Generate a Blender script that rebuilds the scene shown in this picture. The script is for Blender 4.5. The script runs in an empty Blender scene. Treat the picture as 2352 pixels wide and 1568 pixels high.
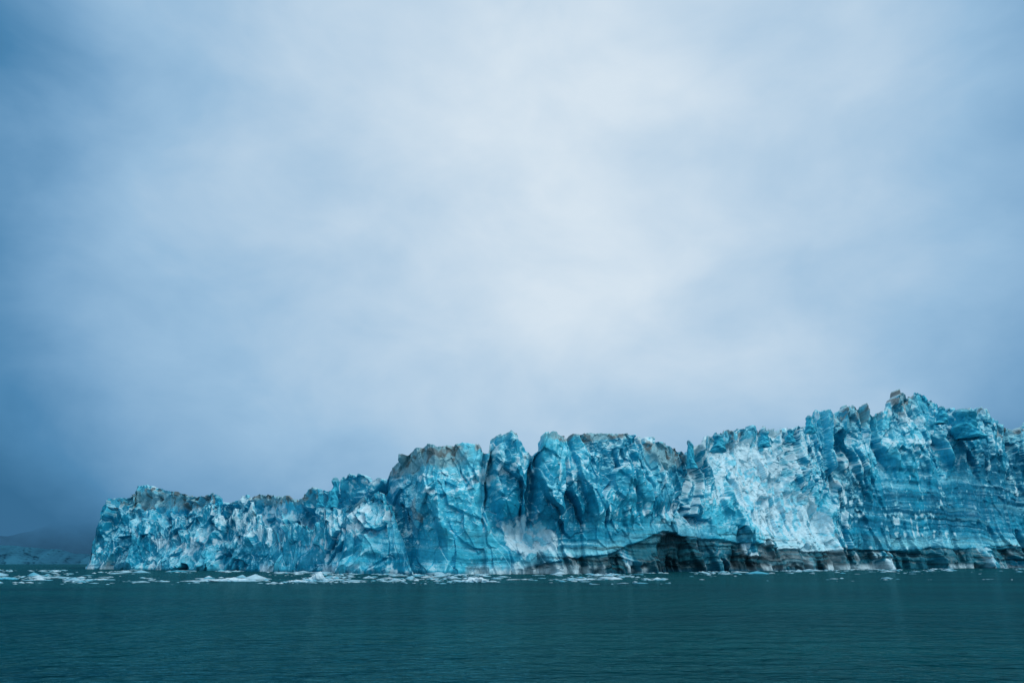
import bpy, math, random
import numpy as np
from mathutils import Vector
random.seed(7); rng=np.random.default_rng(7)
sc=bpy.context.scene
sc.view_settings.view_transform='Standard'; sc.view_settings.look='None'; sc.view_settings.exposure=0

# ------------------------------------------------------------------ camera
CAM_H=4.0
PITCH=math.atan((1292-784)/1568)
cd=bpy.data.cameras.new("camera"); cam=bpy.data.objects.new("camera",cd); sc.collection.objects.link(cam)
cd.lens=24; cd.sensor_width=36; cd.clip_end=100000; cd.clip_start=0.5
cam.location=(0,0,CAM_H); cam.rotation_euler=(math.pi/2+PITCH,0,0)
sc.camera=cam

cP,sP=math.cos(PITCH),math.sin(PITCH)
def pixel_ray(px,py):
    """image pixel coordinates -> (X/Y, Z/Y) tangents"""
    px=np.asarray(px,float); py=np.asarray(py,float)
    x=(px-1176)/1568; u=(784-py)/1568
    Y=cP-u*sP; Z=sP+u*cP
    return x/Y, Z/Y
def to_pixel(X,Y,Z):  # world point projected back to image pixel coordinates
    Zr=Z-CAM_H
    d=Y*cP+Zr*sP; u=(-Y*sP+Zr*cP)/d
    return 1176+1568*X/d, 784-1568*u

# ------------------------------------------------------------------ numpy noise
def h2(ix,iy,seed):
    n=(ix.astype(np.int64)*374761393+iy.astype(np.int64)*668265263+seed*1442695041)&0xffffffff
    n=((n^(n>>13))*1274126177)&0xffffffff
    n=((n^(n>>15))*2246822519)&0xffffffff
    n=n^(n>>16)
    return (n&0xffffff).astype(np.float32)/16777215.0
def vn(x,y,seed):
    ix=np.floor(x); iy=np.floor(y); fx=x-ix; fy=y-iy
    fx=fx*fx*fx*(fx*(fx*6-15)+10); fy=fy*fy*fy*(fy*(fy*6-15)+10)
    a=h2(ix,iy,seed); b=h2(ix+1,iy,seed); c=h2(ix,iy+1,seed); d=h2(ix+1,iy+1,seed)
    return (a*(1-fx)+b*fx)*(1-fy)+(c*(1-fx)+d*fx)*fy
def fbm(x,y,seed,oct=4,gain=.5):
    s=0;a=1;t=0
    for o in range(oct):
        s=s+a*(vn(x,y,seed+o*17)-.5)*2; t+=a; a*=gain
        x,y=(x*.8-y*.6)*2.03+5.1,(x*.6+y*.8)*2.03+1.7
    return s/t
def fbs(x,y,seed,oct=4,gain=.5):
    """axis aligned fbm (keeps layers layered)"""
    s=0;a=1;t=0
    for o in range(oct):
        s=s+a*(vn(x,y,seed+o*17)-.5)*2; t+=a; a*=gain
        x=x*1.9+5.1; y=y*2.07+1.7
    return s/t
def ridg(x,y,seed,oct=3):
    s=0;a=1;t=0
    for o in range(oct):
        s=s+a*(1-np.abs(vn(x,y,seed+o*31)*2-1)*2); t+=a; a*=.5
        x=x*2.07+3.3; y=y*2.07+9.1
    return s/t
def wor(x,y,seed):
    ix=np.floor(x); iy=np.floor(y)
    f1=np.full(x.shape,9.,np.float32); f2=f1.copy(); cid=np.zeros(x.shape,np.float32)
    tx=np.zeros(x.shape,np.float32); ty=tx.copy()
    for a in (-1,0,1):
        for b in (-1,0,1):
            jx=ix+a; jy=iy+b
            r1=h2(jx,jy,seed); r2=h2(jx,jy,seed+101)
            ddx=jx+r1-x; ddy=jy+r2-y
            d=np.sqrt(ddx*ddx+ddy*ddy).astype(np.float32)
            m=d<f1
            f2=np.where(m,f1,np.minimum(f2,d)); f1=np.where(m,d,f1)
            cid=np.where(m,h2(jx,jy,seed+202),cid)
            tx=np.where(m,ddx,tx); ty=np.where(m,ddy,ty)
    return f1,f2,cid,tx,ty
def ss(a,b,x):
    t=np.clip((x-a)/(b-a),0,1); return t*t*(3-2*t)
def lerp(a,b,t): return a+(b-a)*t
def blur(A,n=1):
    for _ in range(n):
        P=np.pad(A,1,mode='edge')
        A=(P[:-2,1:-1]+P[2:,1:-1]+2*A)/4
        P=np.pad(A,1,mode='edge')
        A=(P[1:-1,:-2]+P[1:-1,2:]+2*A)/4
    return A
def smooth1(a,n):
    k=np.hanning(2*n+1); k/=k.sum()
    return np.convolve(np.pad(a,n,mode='edge'),k,mode='valid')
def ell(px,py,cx,cy,rx,ry,ang=0,p=1.0):
    c,s=math.cos(math.radians(ang)),math.sin(math.radians(ang))
    dx=px-cx; dy=py-cy
    a=(dx*c+dy*s)/rx; b=(-dx*s+dy*c)/ry
    return np.exp(-(a*a+b*b)**p)

# ------------------------------------------------------------------ ice material
def nodes_of(m):
    m.use_nodes=True; nt=m.node_tree; nt.nodes.clear(); return nt,nt.nodes,nt.links
def ice_material(name,detail=1.0,bump=0.5,scale=1.0,spec=.3):
    m=bpy.data.materials.new(name); nt,N,L=nodes_of(m)
    out=N.new('ShaderNodeOutputMaterial'); b=N.new('ShaderNodeBsdfPrincipled')
    at=N.new('ShaderNodeAttribute'); at.attribute_name="Col"
    geo=N.new('ShaderNodeNewGeometry')
    n1=N.new('ShaderNodeTexNoise'); n1.inputs['Scale'].default_value=.4*scale; n1.inputs['Detail'].default_value=8; n1.inputs['Roughness'].default_value=.65
    L.new(geo.outputs['Position'],n1.inputs['Vector'])
    mr=N.new('ShaderNodeMapRange'); mr.inputs[1].default_value=.3; mr.inputs[2].default_value=.7
    mr.inputs[3].default_value=1-.4*detail; mr.inputs[4].default_value=1+.4*detail
    L.new(n1.outputs['Fac'],mr.inputs[0])
    vm=N.new('ShaderNodeVectorMath'); vm.operation='SCALE'
    L.new(at.outputs['Color'],vm.inputs[0]); L.new(mr.outputs[0],vm.inputs['Scale'])
    L.new(vm.outputs[0],b.inputs['Base Color'])
    b.inputs['Roughness'].default_value=.45; b.inputs['IOR'].default_value=1.31
    b.inputs['Specular IOR Level'].default_value=spec
    b.inputs['Specular Tint'].default_value=(.6,.9,1,1)
    if spec==0: b.inputs['Roughness'].default_value=1; b.inputs['IOR'].default_value=1.0
    bp=N.new('ShaderNodeBump'); bp.inputs['Strength'].default_value=bump; bp.inputs['Distance'].default_value=1.0/scale
    L.new(n1.outputs['Fac'],bp.inputs['Height']); L.new(bp.outputs[0],b.inputs['Normal'])
    L.new(b.outputs[0],out.inputs[0]); return m

def grid_mesh(name,X,Y,Z,col,mat,parent=None,flip=False):
    nr,nc=X.shape
    me=bpy.data.meshes.new(name)
    co=np.stack([X,Y,Z],-1).reshape(-1,3).astype(np.float32)
    me.vertices.add(nr*nc); me.vertices.foreach_set('co',co.ravel())
    i=np.arange(nr*nc).reshape(nr,nc)
    q=np.stack([i[:-1,:-1],i[:-1,1:],i[1:,1:],i[1:,:-1]],-1).reshape(-1,4)
    nf=len(q)
    me.loops.add(nf*4); me.polygons.add(nf)
    me.loops.foreach_set('vertex_index',q.ravel().astype(np.int32))
    me.polygons.foreach_set('loop_start',(np.arange(nf)*4).astype(np.int32))
    me.update(calc_edges=True); me.validate()
    ca=me.color_attributes.new("Col",'FLOAT_COLOR','POINT')
    c4=np.concatenate([col.reshape(-1,3),np.ones((nr*nc,1))],1).astype(np.float32)
    ca.data.foreach_set('color',c4.ravel())
    me.materials.append(mat)
    o=bpy.data.objects.new(name,me); sc.collection.objects.link(o)
    if parent: o.parent=parent
    return o

FX=[-900,100,205,350,500,650,800,950,1100,1250,1400,1550,1700,1850,2000,2180,2352,2700,3100]
FY=[700,560,495,450,400,340,290,270,267,272,290,325,370,422,480,555,635,800,1000]
ftx,_=pixel_ray(FX,[1300]*len(FX))

def arr(c): return np.array(c,float)
DEEP=arr((.006,.15,.27)); BLUE=arr((.012,.34,.52)); LITE=arr((.07,.59,.77)); PALE=arr((.26,.74,.85))
SNOW=arr((.62,.85,.92)); DIRT=arr((.25,.34,.37)); DARK=arr((.006,.027,.038)); MUD=arr((.13,.15,.15))

def ice_sheet(name,sky,px0,px1,nc,nF,nP,off,seed,mat,parent,S=None,back=260,drop=0.0,rough=1.0,jag=1.0,snowy=1.0):
    stx,stz=pixel_ray([p[0] for p in sky],[p[1] for p in sky])
    a,_=pixel_ray(px0,1300); b,_=pixel_ray(px1,1300)
    tx=np.linspace(a,b,nc)
    colp=np.linspace(px0,px1,nc)
    Yf=smooth1(np.interp(tx,ftx,FY),nc//30)+off
    tz=np.interp(tx,stx,stz)
    tzs=smooth1(tz,max(3,int(nc*22/(px1-px0))))
    if S is None:
        Sb=smooth1(np.interp(colp,[200,260,500,860,910,1600,1680,1880,1960,2352],[.3,1.3,1.6,1.2,.30,.30,.75,.75,.35,.35]),nc//60)
        ledge=smooth1(np.interp(colp,[200,240,860,920],[0,1,1,0]),nc//80)
    else: Sb=S; ledge=0*tx
    Y0=Yf
    H=(tz*Yf+CAM_H)/(1-tz*Sb); Hs=(tzs*Yf+CAM_H)/(1-tzs*Sb)
    H=np.maximum(H,.2); Hs=np.maximum(Hs,.2)
    bx=tx*Yf
    # the ice grows coarser where the wall is taller
    q1=smooth1(np.interp(colp,[200,500,800,1400,1700,2000,2352,2800],[1.15,1.05,1.0,1.0,1.2,1.5,1.85,2.2]),nc//60)
    Q=q1[None,:]
    s=np.concatenate([[0],np.cumsum(np.hypot(np.diff(bx),np.diff(Yf))/q1[1:])])+seed*913.0
    gx=np.gradient(bx); gy=np.gradient(Yf); l=np.hypot(gx,gy); nx=gy/l; ny=-gx/l
    nx=.5*nx-.5*tx/np.hypot(tx,1); ny=.5*ny-.5/np.hypot(tx,1)
    l=np.hypot(nx,ny); nx/=l; ny/=l
    v=np.linspace(0,1,nF)[:,None]; w=(np.linspace(0,1,nP+1)[1:]**1.8)[:,None]
    Hm=np.where(v>.5, lerp(Hs,H,ss(.5,1,v)), Hs[None,:]*1.0)
    Zf=v*Hm
    wl=fbm(s[None,:]/30+v*0,v*2+0*s[None,:],seed+77,3)
    prof=lerp(v**1.4,ss(.22,.78,v+.18*wl*np.sin(v*math.pi)),ledge[None,:])
    Yfc=Y0[None,:]+Sb*Hm*prof
    Yb=Yfc[-1:]+w*back
    fade=np.exp(-w*back/6.0)
    Zb=lerp(Hs[None,:]*.97,H[None,:],fade)*(1-drop*w)
    Yg=np.vstack([Yfc,Yb]); Zg=np.vstack([Zf,Zb]); Xg=tx[None,:]*Yg
    PX,PY=to_pixel(Xg,Yg,Zg)
    Traw=np.vstack([Zf,Zf[-1:]+w*back]); T=Traw/Q; SS=np.repeat(s[None,:],T.shape[0],0)
    isb=np.vstack([np.zeros_like(Zf),np.ones_like(Zb)])
    vv=np.vstack([np.repeat(v,nc,1),np.ones_like(Zb)])
    left=ss(940,840,PX)
    # ---- masks
    wob=fbm(SS/22,T/22,seed+5,3)
    wpx=PX+35*wob+14*fbm(SS/6,T/6,seed+6,3); wpy=PY+22*fbm(SS/20,T/20,seed+7,3)
    smoothm=np.clip(ell(wpx,wpy,2175,1165,280,110,0,2)+.8*ell(PX,PY,1030,1265,220,45,0,2)+.85*ell(PX,PY,1440,1240,260,45,0,2)+.4*ell(PX,PY,560,1270,240,25,0,2),0,1)
    chute=np.clip(ell(wpx,wpy,1760,1130,70,130,-32,1.5)+ell(wpx,wpy,1860,1230,60,90,-10,1.5)+.9*ell(wpx,wpy,1700,1050,50,40)+.8*ell(wpx,wpy,1780,1275,150,30)+.9*ell(wpx,wpy,1200,1215,55,30,30)+.6*ell(wpx,wpy,1235,1250,30,40)+.5*ell(wpx,wpy,1500,1180,110,28)+.6*ell(wpx,wpy,700,1245,60,22)+.5*ell(wpx,wpy,640,1180,50,20)+.5*ell(wpx,wpy,430,1250,110,18),0,1)
    # ---- relief
    wx=fbm(SS/18,T/18,seed+1,3)*5; wy=fbm(SS/18,T/18,seed+2,3)*5
    lean=T*.15
    big=ridg((SS+wx+lean)/34+3,(T+wy)/170,seed+3,3)
    big=lerp(big,ridg((SS+wx*2-T*.9)/44+3,(T+wy*2+SS*.25)/48,seed+8,3),left)
    rib=ridg((SS+wx*1.2-lean)/13+3,(T+wy)/80,seed+4,3)
    rib=lerp(rib,ridg((SS+wx*1.8-T*1.0)/17+3,(T+wy+SS*.4)/22,seed+9,3),left)
    f1,f2,c1,ax,ay=wor((SS+wx*1.0+lean)/12,(T+wy*1.6)/38,seed+11)
    l1,l2,lc,lx,ly=wor((SS+wx*1.3-T*.6)/13,(T+wy*1.3+SS*.25)/12,seed+15)
    f1=lerp(f1,l1,left); f2=lerp(f2,l2,left); sel=left>.5; c1=np.where(sel,lc,c1); ax=np.where(sel,lx,ax); ay=np.where(sel,ly,ay)
    g1,g2,c2,bx2,by2=wor((SS+wx*.6+2+lean)/5.4,(T+wy*.6)/11,seed+12)
    e1,e2,c3,cx3,cy3=wor((SS+wy*.3)/2.4,(T+wx*.3)/3.2,seed+13)
    fine=fbm(SS/1.8,T/1.8,seed+21,3)
    med=fbm(SS/8,T/11,seed+22,4)
    cr1=(c1*5%1>.55)*ss(-.1,.3,fbm(SS/9,T/14,seed+33,2))*(1-.7*left)
    blk=(c1-.5)*7 + ax*((c1*7)%1-.5)*9 + ay*((c1*13)%1-.3)*8 - 3.5*np.exp(-(f2-f1)/.05)*cr1
    blk2=(c2-.5)*1.8+ (bx2*((c2*7)%1-.5)*1.5+by2*((c2*13)%1-.25))*2.8
    blk3=(c3-.5)*.5+(cx3*((c3*7)%1-.5)+cy3*((c3*13)%1-.3))*.75
    blk=blur(blk,3); blk2=blur(blk2,1)
    tilt=T+ .035*SS+wy*.35
    strat=fbs(SS/70,tilt/3.2,seed+31,2)*.8+fbs(SS/90,tilt/1.2,seed+32,2)*.25
    k=1-.85*smoothm; kc=1-.6*chute
    sz=np.clip(Hs/q1/40,.05,1.15)[None,:]
    chaos=np.clip(ell(PX,PY,1800,1060,200,70,25,2)+.7*ell(PX,PY,600,1190,260,40,0,2)+.6*ell(PX,PY,1650,1040,90,40)+.5*chute,0,1)
    d=(big*8.5 + rib*3.0*(1-.85*smoothm)*kc + med*1.4)*(.4+.6*k) + (blk*k*kc + blk2*lerp(1,.3,smoothm)*(1+.5*chaos))*rough + blk3*lerp(.8,.3,smoothm)*(1+1.0*chaos) + fine*lerp(.2,.5,chaos)*(1-.5*smoothm) + strat*lerp(.35,.9,smoothm)*(1-.6*chute)
    d=d - 7*chute*ss(.05,.3,vv)
    # the standing column and the clefts beside it
    d=d+ss(.1,.25,vv)*(6*ell(wpx*.4+PX*.6,PY,1160,1090,32,110,0,3)-9*ell(wpx*.5+PX*.5,PY,1214,1105,12,95,0,2)-6*ell(wpx*.5+PX*.5,PY,1108,1115,8,85,0,2)-7*ell(wpx*.5+PX*.5,PY,1592,1110,10,80,0,2)-6*ell(wpx*.5+PX*.5,PY,1915,1090,14,110,12,2))
    d=d*sz*Q
    bandtop=np.interp(PX,[1100,1220,1400,1520,1600,1700,1850,2000,2150,2352,2700],[1318,1298,1268,1218,1236,1246,1264,1264,1262,1258,1258])+wob*7
    band=ss(-3,3,PY-bandtop)*ss(1150,1260,PX)*(1-isb)
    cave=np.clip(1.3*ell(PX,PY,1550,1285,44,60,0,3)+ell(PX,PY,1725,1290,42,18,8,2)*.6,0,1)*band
    debris=ss(.2,.6,fbm(SS/14+T/30,T/34,seed+41,3))*band*(1-ss(.2,.6,cave))
    d=d-band*1.2*np.clip(Hs/60,.3,1.3)[None,:]-cave*5+debris*4*(1-ss(0,.14,vv))+band*fbs(SS/40,tilt/2.0,seed+43,2)*1.5
    horiz=np.where(isb>0,.25*np.exp(-(Traw-Zf[-1:])/20),1.0)
    Xd=Xg+nx[None,:]*d*horiz; Yd=Yg+ny[None,:]*d*horiz
    topw=ss(.72,1.0,vv)*np.clip(Hs/30,.0,1)[None,:]
    pin=((.9-f1*1.3)*3.0*(c1>.35)+(.6-g1)*2.8*(c2)+(c3-.5)*1.3+fine*.8)*Q**.8
    smallsm=1-.6*ell(PX,PY,1000,1045,110,40,0,2)-.6*ell(PX,PY,1430,1010,140,30,0,2)-.5*ell(PX,PY,390,1130,100,30,0,2)+.9*ell(PX,PY,1780,990,190,40,0,2)+.5*ell(PX,PY,2120,930,110,40,0,2)
    Zd=Zg+topw*pin*jag*np.clip(smallsm,.2,2)+ (1-topw)*(blk2*.35+fine*.3)*ss(0,.08,vv)*rough*k
    lg=np.vstack([np.repeat(ledge[None,:],nF,0),np.zeros_like(Zb)])*np.sin(np.clip(vv,0,1)*math.pi)
    Zd=Zd+lg*(blk*.5+blk2*.6+rib*3.0)*sz
    Zd=Zd-2.0*(1-ss(0,.03,vv))
    # ---- slope
    def gr(A,ax_): return np.gradient(A,axis=ax_)
    ux,uy,uz=gr(Xd,1),gr(Yd,1),gr(Zd,1); vx,vy,vz=gr(Xd,0),gr(Yd,0),gr(Zd,0)
    cxn=uy*vz-uz*vy; cyn=uz*vx-ux*vz; czn=ux*vy-uy*vx
    ln=np.sqrt(cxn**2+cyn**2+czn**2)+1e-9; up=czn/ln
    up=np.where(np.isfinite(up),up,0)
    # ---- colour
    def mix(c,t,m): m=np.clip(m,0,1)[...,None]; return c*(1-m)+t*m
    tone=fbm(SS/30,T/26,seed+51,4)*1.1+(c1-.5)*.55+(c2-.5)*.3*(1-smoothm)+(c3-.5)*.12
    tone=tone-.5*ell(PX,PY,2200,1140,250,130,0,2)-.1*ss(900,500,PX)
    col=np.ones(Xd.shape+(3,))*BLUE
    col=mix(col,DEEP,ss(.05,.8,-tone)*.75)
    col=mix(col,LITE,ss(-.1,.6,tone)*.8)
    st=fbs(SS/55,tilt/2.2,seed+61,4)
    st2=fbs(SS/80,tilt/.9,seed+62,3)
    lay=lerp(.25,.75,smoothm)*(1-.7*chaos)
    col=mix(col,DEEP,ss(.05,.45,st)*lay)
    col=mix(col,PALE,ss(.15,.5,-st-.3*st2)*lay*.4)
    col=mix(col,DEEP*.5,ss(.32,.55,st2+.3*st)*smoothm*.6)
    col=mix(col,DEEP,np.clip(np.exp(-(f2-f1)/.03)*.5*k*cr1,0,.75))
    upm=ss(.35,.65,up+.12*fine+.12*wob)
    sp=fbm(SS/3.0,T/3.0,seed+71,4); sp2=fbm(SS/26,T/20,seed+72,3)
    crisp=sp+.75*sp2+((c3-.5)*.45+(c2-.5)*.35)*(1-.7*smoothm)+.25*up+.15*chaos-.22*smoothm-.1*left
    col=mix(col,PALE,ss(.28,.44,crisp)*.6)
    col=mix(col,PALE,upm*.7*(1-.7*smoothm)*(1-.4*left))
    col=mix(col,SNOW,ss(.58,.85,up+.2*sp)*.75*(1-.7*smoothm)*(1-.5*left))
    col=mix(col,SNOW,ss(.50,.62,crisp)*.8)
    ch=np.clip(chute*1.25+.7*sp+.35*wob+(c3-.5)*.3,0,1)*np.clip(chute*4,0,1)
    col=mix(col,SNOW,ss(.4,.75,ch)*.85)
    col=mix(col,LITE,ss(.1,.35,-sp+.4*c3-.2)*chute*.7)
    lb=ss(-40,-12,PY-bandtop)*(1-ss(-8,0,PY-bandtop))*ss(1150,1260,PX)
    col=mix(col,PALE,lb*(.35+.5*wob+.8*st))
    stripe=ss(-34,-8,PY-bandtop)*ss(1200,1300,PX)*(1-isb)
    col=mix(col,DARK*2,stripe*ss(.12,.34,fbs(SS/80,tilt/1.0,seed+64,2))*.8)
    dm=0
    for (cx,cy,rx,ry,ww) in [(380,1150,110,24,1),(640,1152,55,14,.9),(720,1150,50,14,.5),(1010,1052,110,32,1),(930,1060,40,40,.7),(1360,1002,70,12,1),(1510,1050,75,30,.85),(1160,1012,40,10,.8),(1260,1020,30,12,.9),(1960,955,55,30,.7),(2060,925,40,30,.7),(2300,1000,50,25,.5),(2220,950,40,20,.5),(1930,1090,50,40,.4),(1700,1000,60,12,.5),(960,1180,30,50,.3)]:
        dm=dm+ww*ell(PX,PY,cx,cy,rx,ry,0,1.5)
    dm=np.clip(dm,0,1)
    dn=dm*1.2+.55*sp+.4*wob+(c3-.5)*.3
    col=mix(col,DIRT,ss(.45,.85,dn)*.8*np.clip(dm*3,0,1))
    col=mix(col,PALE,ss(.2,.7,dm-.8*sp)*.3)
    col=mix(col,MUD,ss(.25,.5,sp+.3*fine+topw*.35-.2)*np.clip(dm*1.3+topw*.15,0,1)*.8)
    bst=fbs(SS/50,tilt/1.3,seed+81,4)
    dkc=lerp(DARK[None,None,:]*np.ones(col.shape),arr((.014,.14,.19)),ss(-.12,.35,bst)[...,None])
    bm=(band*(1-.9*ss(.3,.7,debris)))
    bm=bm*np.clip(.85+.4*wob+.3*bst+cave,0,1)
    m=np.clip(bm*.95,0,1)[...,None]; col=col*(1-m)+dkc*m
    col=mix(col,DARK,cave*.6)  # shade inside the cave put into the ice colour
    col=mix(col,SNOW,debris*ss(-.1,.3,sp)*.8)
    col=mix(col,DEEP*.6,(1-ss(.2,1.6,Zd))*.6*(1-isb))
    col=mix(col,SNOW,(1-ss(1.0,4.5,Zd))*ss(.1,.35,sp2+.3*sp)*(1-isb)*.8)
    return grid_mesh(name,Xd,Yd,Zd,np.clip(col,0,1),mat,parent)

SKY=[(195,1330),(205,1306),(212,1262),(232,1195),(252,1152),(285,1143),(315,1138),(318,1121),(345,1118),(375,1128),(405,1132),(440,1138),(470,1145),(483,1135),(496,1136),(504,1165),(515,1175),(530,1160),(560,1152),(600,1148),(640,1142),(665,1150),(690,1148),(720,1140),(750,1132),(785,1126),(800,1120),(820,1102),(840,1096),(860,1100),(870,1118),(890,1118),(900,1085),(925,1050),(960,1038),(1000,1035),(1050,1030),(1100,1028),(1112,1048),(1121,1050),(1126,1016),(1160,1008),(1190,1015),(1203,1044),(1232,1048),(1238,1012),(1280,1015),(1310,1003),(1350,997),(1400,1000),(1440,1012),(1480,1010),(1520,1020),(1560,1035),(1578,1045),(1597,1034),(1620,1018),(1650,998),(1700,990),(1740,998),(1760,1002),(1800,992),(1840,985),(1862,970),(1900,955),(1960,938),(1985,936),(2005,955),(2030,960),(2036,925),(2060,908),(2100,920),(2120,914),(2150,937),(2180,952),(2200,945),(2215,945),(2245,953),(2253,978),(2290,988),(2330,998),(2345,984),(2400,975),(2500,990),(2700,1010),(3000,1060)]
gl=bpy.data.objects.new("glacier",None); sc.collection.objects.link(gl)
ice=ice_material("glacier_ice",detail=.6,bump=.35)
ice_sheet("ice_cliff",SKY,197,2750,3000,420,110,0,3,ice,gl)
R1=[(200,1325),(206,1306),(216,1262),(234,1205),(255,1165),(285,1172),(315,1168),(335,1195),(380,1215),(420,1190),(470,1172),(500,1162),(520,1198),(545,1172),(575,1165),(600,1195),(635,1232),(665,1330)]
ice_sheet("fore_ridge",R1,202,665,900,200,50,-10,9,ice,gl,S=.6,back=50,drop=1.0,jag=1.2)
R2=[(640,1330),(655,1230),(680,1200),(720,1222),(750,1190),(790,1170),(830,1150),(870,1128),(885,1135),(900,1180),(930,1260),(950,1330)]
ice_sheet("fore_ridge",R2,640,950,700,200,50,-8,29,ice,gl,S=.5,back=40,drop=1.0,jag=1.2)
# free standing seracs on the crest
def serac(px,pt,pb,wpx,dist,seed,lean_=0.0):
    tx,tz=pixel_ray(px,pb); tx2,tz2=pixel_ray(px,pt)
    x0=float(tx)*dist; z0=float(tz)*dist+CAM_H-3; z1=float(tz2)*dist+CAM_H; w=wpx/1568*dist*.5
    nr,nc=60,48
    v=np.linspace(0,1,nr)[:,None]; a=np.linspace(0,2*math.pi,nc)[None,:]
    prof=np.interp(v,[0,.35,.6,.7,.85,.96,1],[1.3,1.0,.72,.62,.8,.5,.0])
    ca,sa=np.cos(a),np.sin(a)
    n=fbm(ca*1.2+seed*7.3+v*2,sa*1.2+v*6,seed,4); q=fbm(ca*3+seed,sa*3+v*12,seed+5,3)
    r=w*prof*(1+.55*n+.25*q)
    X=x0+r*ca+w*.8*(v-.5)*lean_+w*.3*fbm(v*3+seed,v*0,seed+2,2); Y=dist+r*sa+0*X; Z=z0+(z1-z0)*v+0*a
    c=lerp(BLUE,LITE,np.clip(.5+.9*n,0,1)[...,None]); c=lerp(c,DIRT,(ss(.75,.95,v)*.5+0*a)[...,None])
    grid_mesh("serac",X,Y,Z,c,ice,gl)
serac(767,1095,1150,20,330,3,.3); serac(1587,1010,1062,17,352,5,-.2); serac(737,1128,1150,14,345,8); serac(868,1096,1130,14,310,11)
serac(1862,953,985,16,460,12); serac(1243,1010,1050,16,300,14); serac(1757,988,1015,22,420,15,.8); serac(2222,938,1000,50,600,16); serac(2165,932,965,22,590,18,.6)
serac(498,1136,1175,20,440,19); serac(1650,996,1025,26,380,21,.5); serac(1815,984,1005,16,440,22)

# ------------------------------------------------------------------ distant glacier and hills
hz=ice_material("haze_tinted_ice",detail=.2,bump=.0,scale=.1,spec=0)
def far_strip(name,pts,D,depth,colf,amp,sc_,seed,mat):
    stx,stz=pixel_ray([p[0] for p in pts],[p[1] for p in pts])
    nc,nF,nB=500,60,20
    tx=np.linspace(stx[0],stx[-1],nc)
    H=np.interp(tx,stx,stz)*D+CAM_H
    v=np.linspace(0,1,nF)[:,None]; w=np.linspace(0,1,nB+1)[1:][:,None]
    Y=np.vstack([D+v*depth*np.ones(nc),D+depth+w*depth*np.ones(nc)]); 
    Z=np.vstack([v*H*(D+depth)/D,(1-w)*H[None,:]*(D+depth)/D]); X=tx[None,:]*Y
    n=fbm(X/sc_,Z/(sc_*.7),seed,5); r=ridg(X/sc_/.6,Z/sc_,seed+4,4)
    Y=Y-r*amp; Z=Z+n*amp*.25*ss(0,.2,Z/(H.max()+1))-1
    return grid_mesh(name,X,Y,Z,colf(X,Z,n,r),mat)
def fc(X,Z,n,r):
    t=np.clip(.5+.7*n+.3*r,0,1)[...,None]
    c=lerp(arr((.02,.095,.16)),arr((.035,.17,.26)),t)  # distance haze put into the ice colour
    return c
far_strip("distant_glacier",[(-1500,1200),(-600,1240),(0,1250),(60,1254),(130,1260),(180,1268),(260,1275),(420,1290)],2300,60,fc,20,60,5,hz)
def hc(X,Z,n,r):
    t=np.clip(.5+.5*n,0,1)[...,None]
    return lerp(arr((.02,.07,.115)),arr((.028,.085,.135)),t)  # muted blue: air haze put into the rock colour
m=bpy.data.materials.new("mist_tinted_rock"); nt,N,L=nodes_of(m)
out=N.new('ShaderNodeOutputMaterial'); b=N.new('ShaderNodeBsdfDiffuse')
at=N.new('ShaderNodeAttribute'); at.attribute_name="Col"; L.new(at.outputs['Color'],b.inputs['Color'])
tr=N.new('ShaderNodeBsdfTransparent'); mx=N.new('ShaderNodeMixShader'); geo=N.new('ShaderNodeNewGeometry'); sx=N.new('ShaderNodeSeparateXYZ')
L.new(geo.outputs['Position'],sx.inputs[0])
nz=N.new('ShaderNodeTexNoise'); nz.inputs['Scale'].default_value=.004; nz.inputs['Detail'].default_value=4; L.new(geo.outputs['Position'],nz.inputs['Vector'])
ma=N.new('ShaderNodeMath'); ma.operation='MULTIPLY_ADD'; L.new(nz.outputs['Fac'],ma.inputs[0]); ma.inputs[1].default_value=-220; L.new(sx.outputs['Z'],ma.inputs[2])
mr=N.new('ShaderNodeMapRange'); mr.interpolation_type='SMOOTHSTEP'; mr.inputs[1].default_value=-40; mr.inputs[2].default_value=150; mr.inputs[3].default_value=.65; mr.inputs[4].default_value=1  # mist imitated by transparency rising with height
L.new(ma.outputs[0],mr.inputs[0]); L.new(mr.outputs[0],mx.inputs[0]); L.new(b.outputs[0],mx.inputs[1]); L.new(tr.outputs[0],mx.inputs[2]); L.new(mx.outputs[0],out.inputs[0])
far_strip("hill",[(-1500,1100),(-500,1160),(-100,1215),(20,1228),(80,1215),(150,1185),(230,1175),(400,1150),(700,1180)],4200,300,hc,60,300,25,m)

# ------------------------------------------------------------------ water
wm=bpy.data.materials.new("glacial_water"); nt,N,L=nodes_of(wm)
out=N.new('ShaderNodeOutputMaterial')
geo=N.new('ShaderNodeNewGeometry')
mp=N.new('ShaderNodeMapping'); mp.inputs['Scale'].default_value=(1,2.0,1); mp.inputs['Rotation'].default_value=(0,0,.3); L.new(geo.outputs['Position'],mp.inputs[0])
n1=N.new('ShaderNodeTexNoise'); n1.inputs['Scale'].default_value=1.1; n1.inputs['Detail'].default_value=4; n1.inputs['Roughness'].default_value=.55; n1.inputs['Distortion'].default_value=.5; L.new(mp.outputs[0],n1.inputs['Vector'])
n2=N.new('ShaderNodeTexNoise'); n2.inputs['Scale'].default_value=.25; n2.inputs['Detail'].default_value=3; L.new(mp.outputs[0],n2.inputs['Vector'])
ad=N.new('ShaderNodeMath'); ad.operation='MULTIPLY_ADD'; L.new(n2.outputs['Fac'],ad.inputs[0]); ad.inputs[1].default_value=3.0; L.new(n1.outputs['Fac'],ad.inputs[2])
bp=N.new('ShaderNodeBump'); bp.inputs['Strength'].default_value=1.0; bp.inputs['Distance'].default_value=.8
L.new(ad.outputs[0],bp.inputs['Height'])
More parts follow.
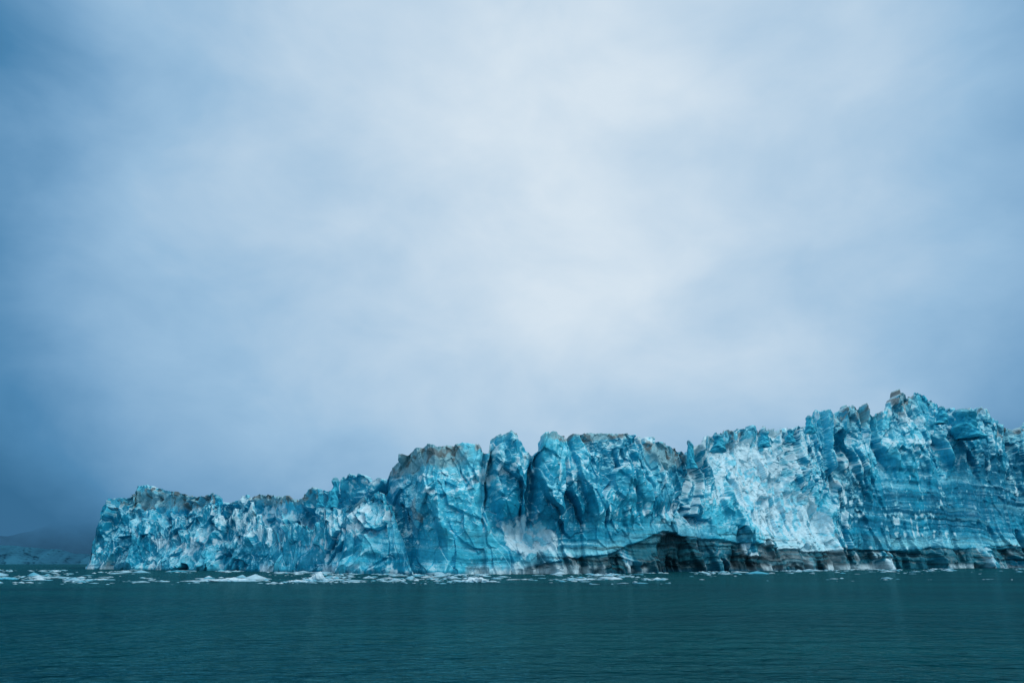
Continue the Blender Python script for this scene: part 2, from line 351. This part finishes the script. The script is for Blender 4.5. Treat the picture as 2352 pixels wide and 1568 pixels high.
n3=N.new('ShaderNodeTexNoise'); n3.inputs['Scale'].default_value=.03; n3.inputs['Detail'].default_value=3
mp3=N.new('ShaderNodeMapping'); mp3.inputs['Scale'].default_value=(.35,1.3,1); L.new(geo.outputs['Position'],mp3.inputs[0]); L.new(mp3.outputs[0],n3.inputs['Vector'])
cr=N.new('ShaderNodeValToRGB'); cr.color_ramp.elements[0].position=.35; cr.color_ramp.elements[0].color=(.002,.052,.068,1); cr.color_ramp.elements[1].position=.65; cr.color_ramp.elements[1].color=(.003,.080,.094,1)
L.new(n3.outputs['Fac'],cr.inputs[0])
df=N.new('ShaderNodeBsdfDiffuse'); L.new(cr.outputs[0],df.inputs['Color']); L.new(bp.outputs[0],df.inputs['Normal'])
gs=N.new('ShaderNodeBsdfGlossy'); gs.inputs['Color'].default_value=(.30,.68,.74,1); gs.inputs['Roughness'].default_value=.06; L.new(bp.outputs[0],gs.inputs['Normal'])
fr=N.new('ShaderNodeFresnel'); fr.inputs['IOR'].default_value=1.33; L.new(bp.outputs[0],fr.inputs['Normal'])
mn2=N.new('ShaderNodeMath'); mn2.operation='MINIMUM'; mn2.inputs[1].default_value=.65; L.new(fr.outputs[0],mn2.inputs[0])
ms=N.new('ShaderNodeMixShader'); L.new(mn2.outputs[0],ms.inputs[0]); L.new(df.outputs[0],ms.inputs[1]); L.new(gs.outputs[0],ms.inputs[2]); L.new(ms.outputs[0],out.inputs[0])
me=bpy.data.meshes.new("water"); me.from_pydata([(-40000,-2000,0),(40000,-2000,0),(40000,60000,0),(-40000,60000,0)],[],[(0,1,2,3)]); me.materials.append(wm)
wo=bpy.data.objects.new("water",me); sc.collection.objects.link(wo)

# ------------------------------------------------------------------ floating ice
import bmesh
fm=ice_material("floe_ice",detail=.5,bump=.5,scale=3)
def ico(sub):
    bm=bmesh.new(); bmesh.ops.create_icosphere(bm,subdivisions=sub,radius=1)
    V=np.array([v.co[:] for v in bm.verts]); F=np.array([[v.index for v in f.verts] for f in bm.faces]); bm.free(); return V,F
def lump(sub,sx,sy,sz,seed,spiky=.35):
    V,F=ico(sub); d=V.copy()
    n=fbm(V[:,0]*1.6+V[:,2]*1.3+seed*3.1,V[:,1]*1.6-V[:,2]*1.1+seed,seed,4)
    n2=fbm(V[:,0]*4+seed*2.1,V[:,1]*4+V[:,2]*3,seed+9,3)
    r=1+spiky*n*1.6+spiky*.5*n2
    V=V*r[:,None]; V[:,2]=np.sign(V[:,2])*np.abs(V[:,2])**1.1
    V=V*np.array([sx,sy,sz]); return V,F
def build(name,parts,parent=None):
    vs=[];fs=[];cs=[];o=0
    for V,F,c in parts:
        vs.append(V);fs.append(F+o);o+=len(V)
        cs.append(c)
    V=np.concatenate(vs);F=np.concatenate(fs);C=np.concatenate(cs)
    me=bpy.data.meshes.new(name); me.vertices.add(len(V)); me.vertices.foreach_set('co',V.astype(np.float32).ravel())
    nf=len(F); me.loops.add(nf*3); me.polygons.add(nf)
    me.loops.foreach_set('vertex_index',F.ravel().astype(np.int32)); me.polygons.foreach_set('loop_start',(np.arange(nf)*3).astype(np.int32))
    me.update(calc_edges=True); me.validate()
    ca=me.color_attributes.new("Col",'FLOAT_COLOR','POINT')
    ca.data.foreach_set('color',np.concatenate([C,np.ones((len(C),1))],1).astype(np.float32).ravel())
    me.materials.append(fm)
    ob=bpy.data.objects.new(name,me); sc.collection.objects.link(ob); return ob
def ground(px,py):
    tx,tz=pixel_ray(px,py); Y=-CAM_H/float(tz); return float(tx)*Y,Y
FSNOW=arr((.55,.76,.84))
def berg(px,py,wpx,hpx,seed,blue=.15):
    x,y=ground(px,py); k=y/1568
    parts=[]
    r=np.random.default_rng(seed)
    n=9
    for i in range(n):
        t=(i/(n-1)-.5)*2
        hh=hpx*k*(1-.75*abs(t)**.7)*r.uniform(.35,1.0)
        ww=wpx*k*r.uniform(.12,.25)
        V,F=lump(4,ww,ww*.8,hh*1.0,seed*10+i,.45)
        V=V+np.array([x+t*wpx*k*.42,y+r.uniform(-1,1)*wpx*k*.12,0])
        z=np.clip(V[:,2]/(hpx*k),0,1)
        w=np.clip(.35+z*1.6-blue+r.uniform(-.2,.2),0,1)[:,None]
        parts.append((V,F,arr((.06,.42,.58))*(1-w)+FSNOW*w))
    build("iceberg",parts)
for a in [(515,1334,120,9,1,.0),(730,1333,60,14,2,.05),(680,1336,60,6,3,.1),(1095,1336,80,9,4,.05),(12,1330,55,8,5,.9),(1345,1331,50,4,6,.1),(90,1332,50,4,7,.3),(230,1331,60,4,8,.2),(1400,1328,40,4,9,.3)]: berg(*a)

parts=[]
N_=2300; cnt=0
lib=[lump(1,1,1,1,100+i,.5) for i in range(14)]
while cnt<N_:
    px=rng.uniform(-250,2500)
    lane=rng.choice(4,p=[.40,.30,.20,.1])
    frr=np.interp(px,FX,FY)
    base=1292+CAM_H/frr*1568*1.107
    if lane==0: py=base+rng.exponential(2.5)+.5
    elif lane==1: py=1327+rng.normal(0,1.8)+(3 if px>900 else 0)
    elif lane==2: py=1335+rng.normal(0,2.5)
    else: py=rng.uniform(base,1342)
    if px>1550 and lane in(1,2,3): 
        if rng.random()<.95: continue
    if px>1000 and lane==2 and rng.random()<.8: continue
    if px<205 and lane==0: py=1308+abs(rng.normal(0,7))
    dens=fbm(np.array([px/60.]),np.array([py/5.]),77,3)[0]
    if dens<rng.uniform(-.15,.35): continue
    x,y=ground(px,py)
    if px>205 and y>frr-3: continue
    V,F=lib[rng.integers(14)]
    s=min(rng.lognormal(-.85,.65),2.6)*(y/200)**.5
    a=rng.uniform(0,6.28); c,sn=math.cos(a),math.sin(a)
    W=V*np.array([s*rng.uniform(.8,2.2),s*rng.uniform(.7,1.2),s*rng.uniform(.12,.34)])
    W=np.stack([W[:,0]*c-W[:,1]*sn+x,W[:,0]*sn+W[:,1]*c+y,W[:,2]],1)
    w=rng.beta(1.6,1.6); cc=arr((.06,.40,.54))*(1-w)+FSNOW*w
    parts.append((W,F,np.repeat(cc[None],len(W),0))); cnt+=1
build("brash_ice",parts)

# ------------------------------------------------------------------ sky (overcast, sun behind thinner cloud)
SUN_EL=math.radians(52); SUN_AZ=125
w=bpy.data.worlds.new("World"); sc.world=w; w.use_nodes=True; nt=w.node_tree; N=nt.nodes; L=nt.links; N.clear()
out=N.new('ShaderNodeOutputWorld'); bg=N.new('ShaderNodeBackground')
tc=N.new('ShaderNodeTexCoord')
def math_(op,a,b=None,c=None,clamp=False):
    n=N.new('ShaderNodeMath'); n.operation=op; n.use_clamp=clamp
    for i,vv in enumerate((a,b,c)):
        if vv is None: continue
        if isinstance(vv,(int,float)): n.inputs[i].default_value=vv
        else: L.new(vv,n.inputs[i])
    return n.outputs[0]
def mrange(x,a,b,c,d,smooth=True):
    n=N.new('ShaderNodeMapRange'); n.interpolation_type='SMOOTHSTEP' if smooth else 'LINEAR'
    L.new(x,n.inputs[0]); n.inputs[1].default_value=a; n.inputs[2].default_value=b; n.inputs[3].default_value=c; n.inputs[4].default_value=d; return n.outputs[0]
sx=N.new('ShaderNodeSeparateXYZ'); L.new(tc.outputs['Generated'],sx.inputs[0])
def dotdir(az,el):
    n=N.new('ShaderNodeVectorMath'); n.operation='DOT_PRODUCT'; L.new(tc.outputs['Generated'],n.inputs[0])
    a,e=math.radians(az),math.radians(el)
    n.inputs[1].default_value=(math.sin(a)*math.cos(e),math.cos(a)*math.cos(e),math.sin(e)); return n.outputs['Value']
def noise(scale,detail,rough,off=(0,0,0),st=(1,1,1)):
    m_=N.new('ShaderNodeMapping'); m_.inputs['Location'].default_value=off; m_.inputs['Scale'].default_value=st; L.new(tc.outputs['Generated'],m_.inputs[0])
    n=N.new('ShaderNodeTexNoise'); n.inputs['Scale'].default_value=scale; n.inputs['Detail'].default_value=detail; n.inputs['Roughness'].default_value=rough; n.inputs['Distortion'].default_value=.3
    L.new(m_.outputs[0],n.inputs['Vector']); return n.outputs['Fac']
ang=math_('ARCCOSINE',dotdir(1.5,31))   # radians from the thin cloud
glow=math_('SUBTRACT',1.0,math_('POWER',math_('DIVIDE',ang,.95),1.8),None,True)
n_big=noise(2.0,5,.5,(3.1,1.2,.4),(1,1,1.4)); n_med=noise(5.0,6,.55,(.3,7.2,2.4),(1,1,1.6))
t=math_('ADD',math_('MULTIPLY',glow,.86),math_('MULTIPLY_ADD',n_big,.65,-.27))
t=math_('ADD',t,math_('MULTIPLY_ADD',n_med,.34,-.17))
t=math_('ADD',t,math_('MULTIPLY',sx.outputs['X'],.08))
ax_=math_('ABSOLUTE',sx.outputs['X'])
t=math_('SUBTRACT',t,math_('MULTIPLY',mrange(ax_,.42,.62,0,1),.15))  # vignette put into the sky colour, darker towards both sides
t=math_('SUBTRACT',t,math_('MULTIPLY',mrange(sx.outputs['Z'],.0,.34,1,0),.13))
lowleft=math_('MULTIPLY',mrange(sx.outputs['Z'],.0,.30,1,0),mrange(sx.outputs['X'],-.6,.15,1,0))
t=math_('SUBTRACT',t,math_('MULTIPLY',lowleft,.06))
t=math_('ADD',t,math_('MULTIPLY',mrange(sx.outputs['Z'],.72,.95,0,1),.75))
t=math_('ADD',t,math_('MULTIPLY',mrange(sx.outputs['Y'],.35,-.3,0,1),.85))
cr=N.new('ShaderNodeValToRGB'); L.new(t,cr.inputs[0]); E=cr.color_ramp.elements
def lin(r,g,b_): return tuple(((c/255+.055)/1.055)**2.4 if c>10 else c/255/12.92 for c in (r,g,b_))+(1,)
E[0].position=0; E[0].color=lin(44,104,146); E[1].position=1; E[1].color=lin(217,232,244)
for p,c in [(.2,(76,134,178)),(.4,(121,167,205)),(.6,(154,192,223)),(.8,(188,213,234))]:
    e=E.new(p); e.color=lin(*c)
sky=N.new('ShaderNodeTexSky'); sky.sky_type='NISHITA'; sky.sun_disc=False; sky.sun_elevation=SUN_EL; sky.sun_rotation=math.radians(SUN_AZ)
vs=N.new('ShaderNodeVectorMath'); vs.operation='SCALE'; vs.inputs['Scale'].default_value=.06; L.new(sky.outputs[0],vs.inputs[0])
mx=N.new('ShaderNodeMix'); mx.data_type='RGBA'; mx.inputs[0].default_value=.05; L.new(cr.outputs[0],mx.inputs[6]); L.new(vs.outputs[0],mx.inputs[7])
L.new(mx.outputs[2],bg.inputs[0]); bg.inputs[1].default_value=1.0; L.new(bg.outputs[0],out.inputs[0])

sd=bpy.data.lights.new("sun",'SUN'); sd.energy=1.2; sd.angle=math.radians(28); sd.color=(1,.97,.93)
so=bpy.data.objects.new("sun",sd); sc.collection.objects.link(so)
az=math.radians(SUN_AZ); D=Vector((math.sin(az)*math.cos(SUN_EL),math.cos(az)*math.cos(SUN_EL),math.sin(SUN_EL)))
so.rotation_euler=D.to_track_quat('Z','Y').to_euler()
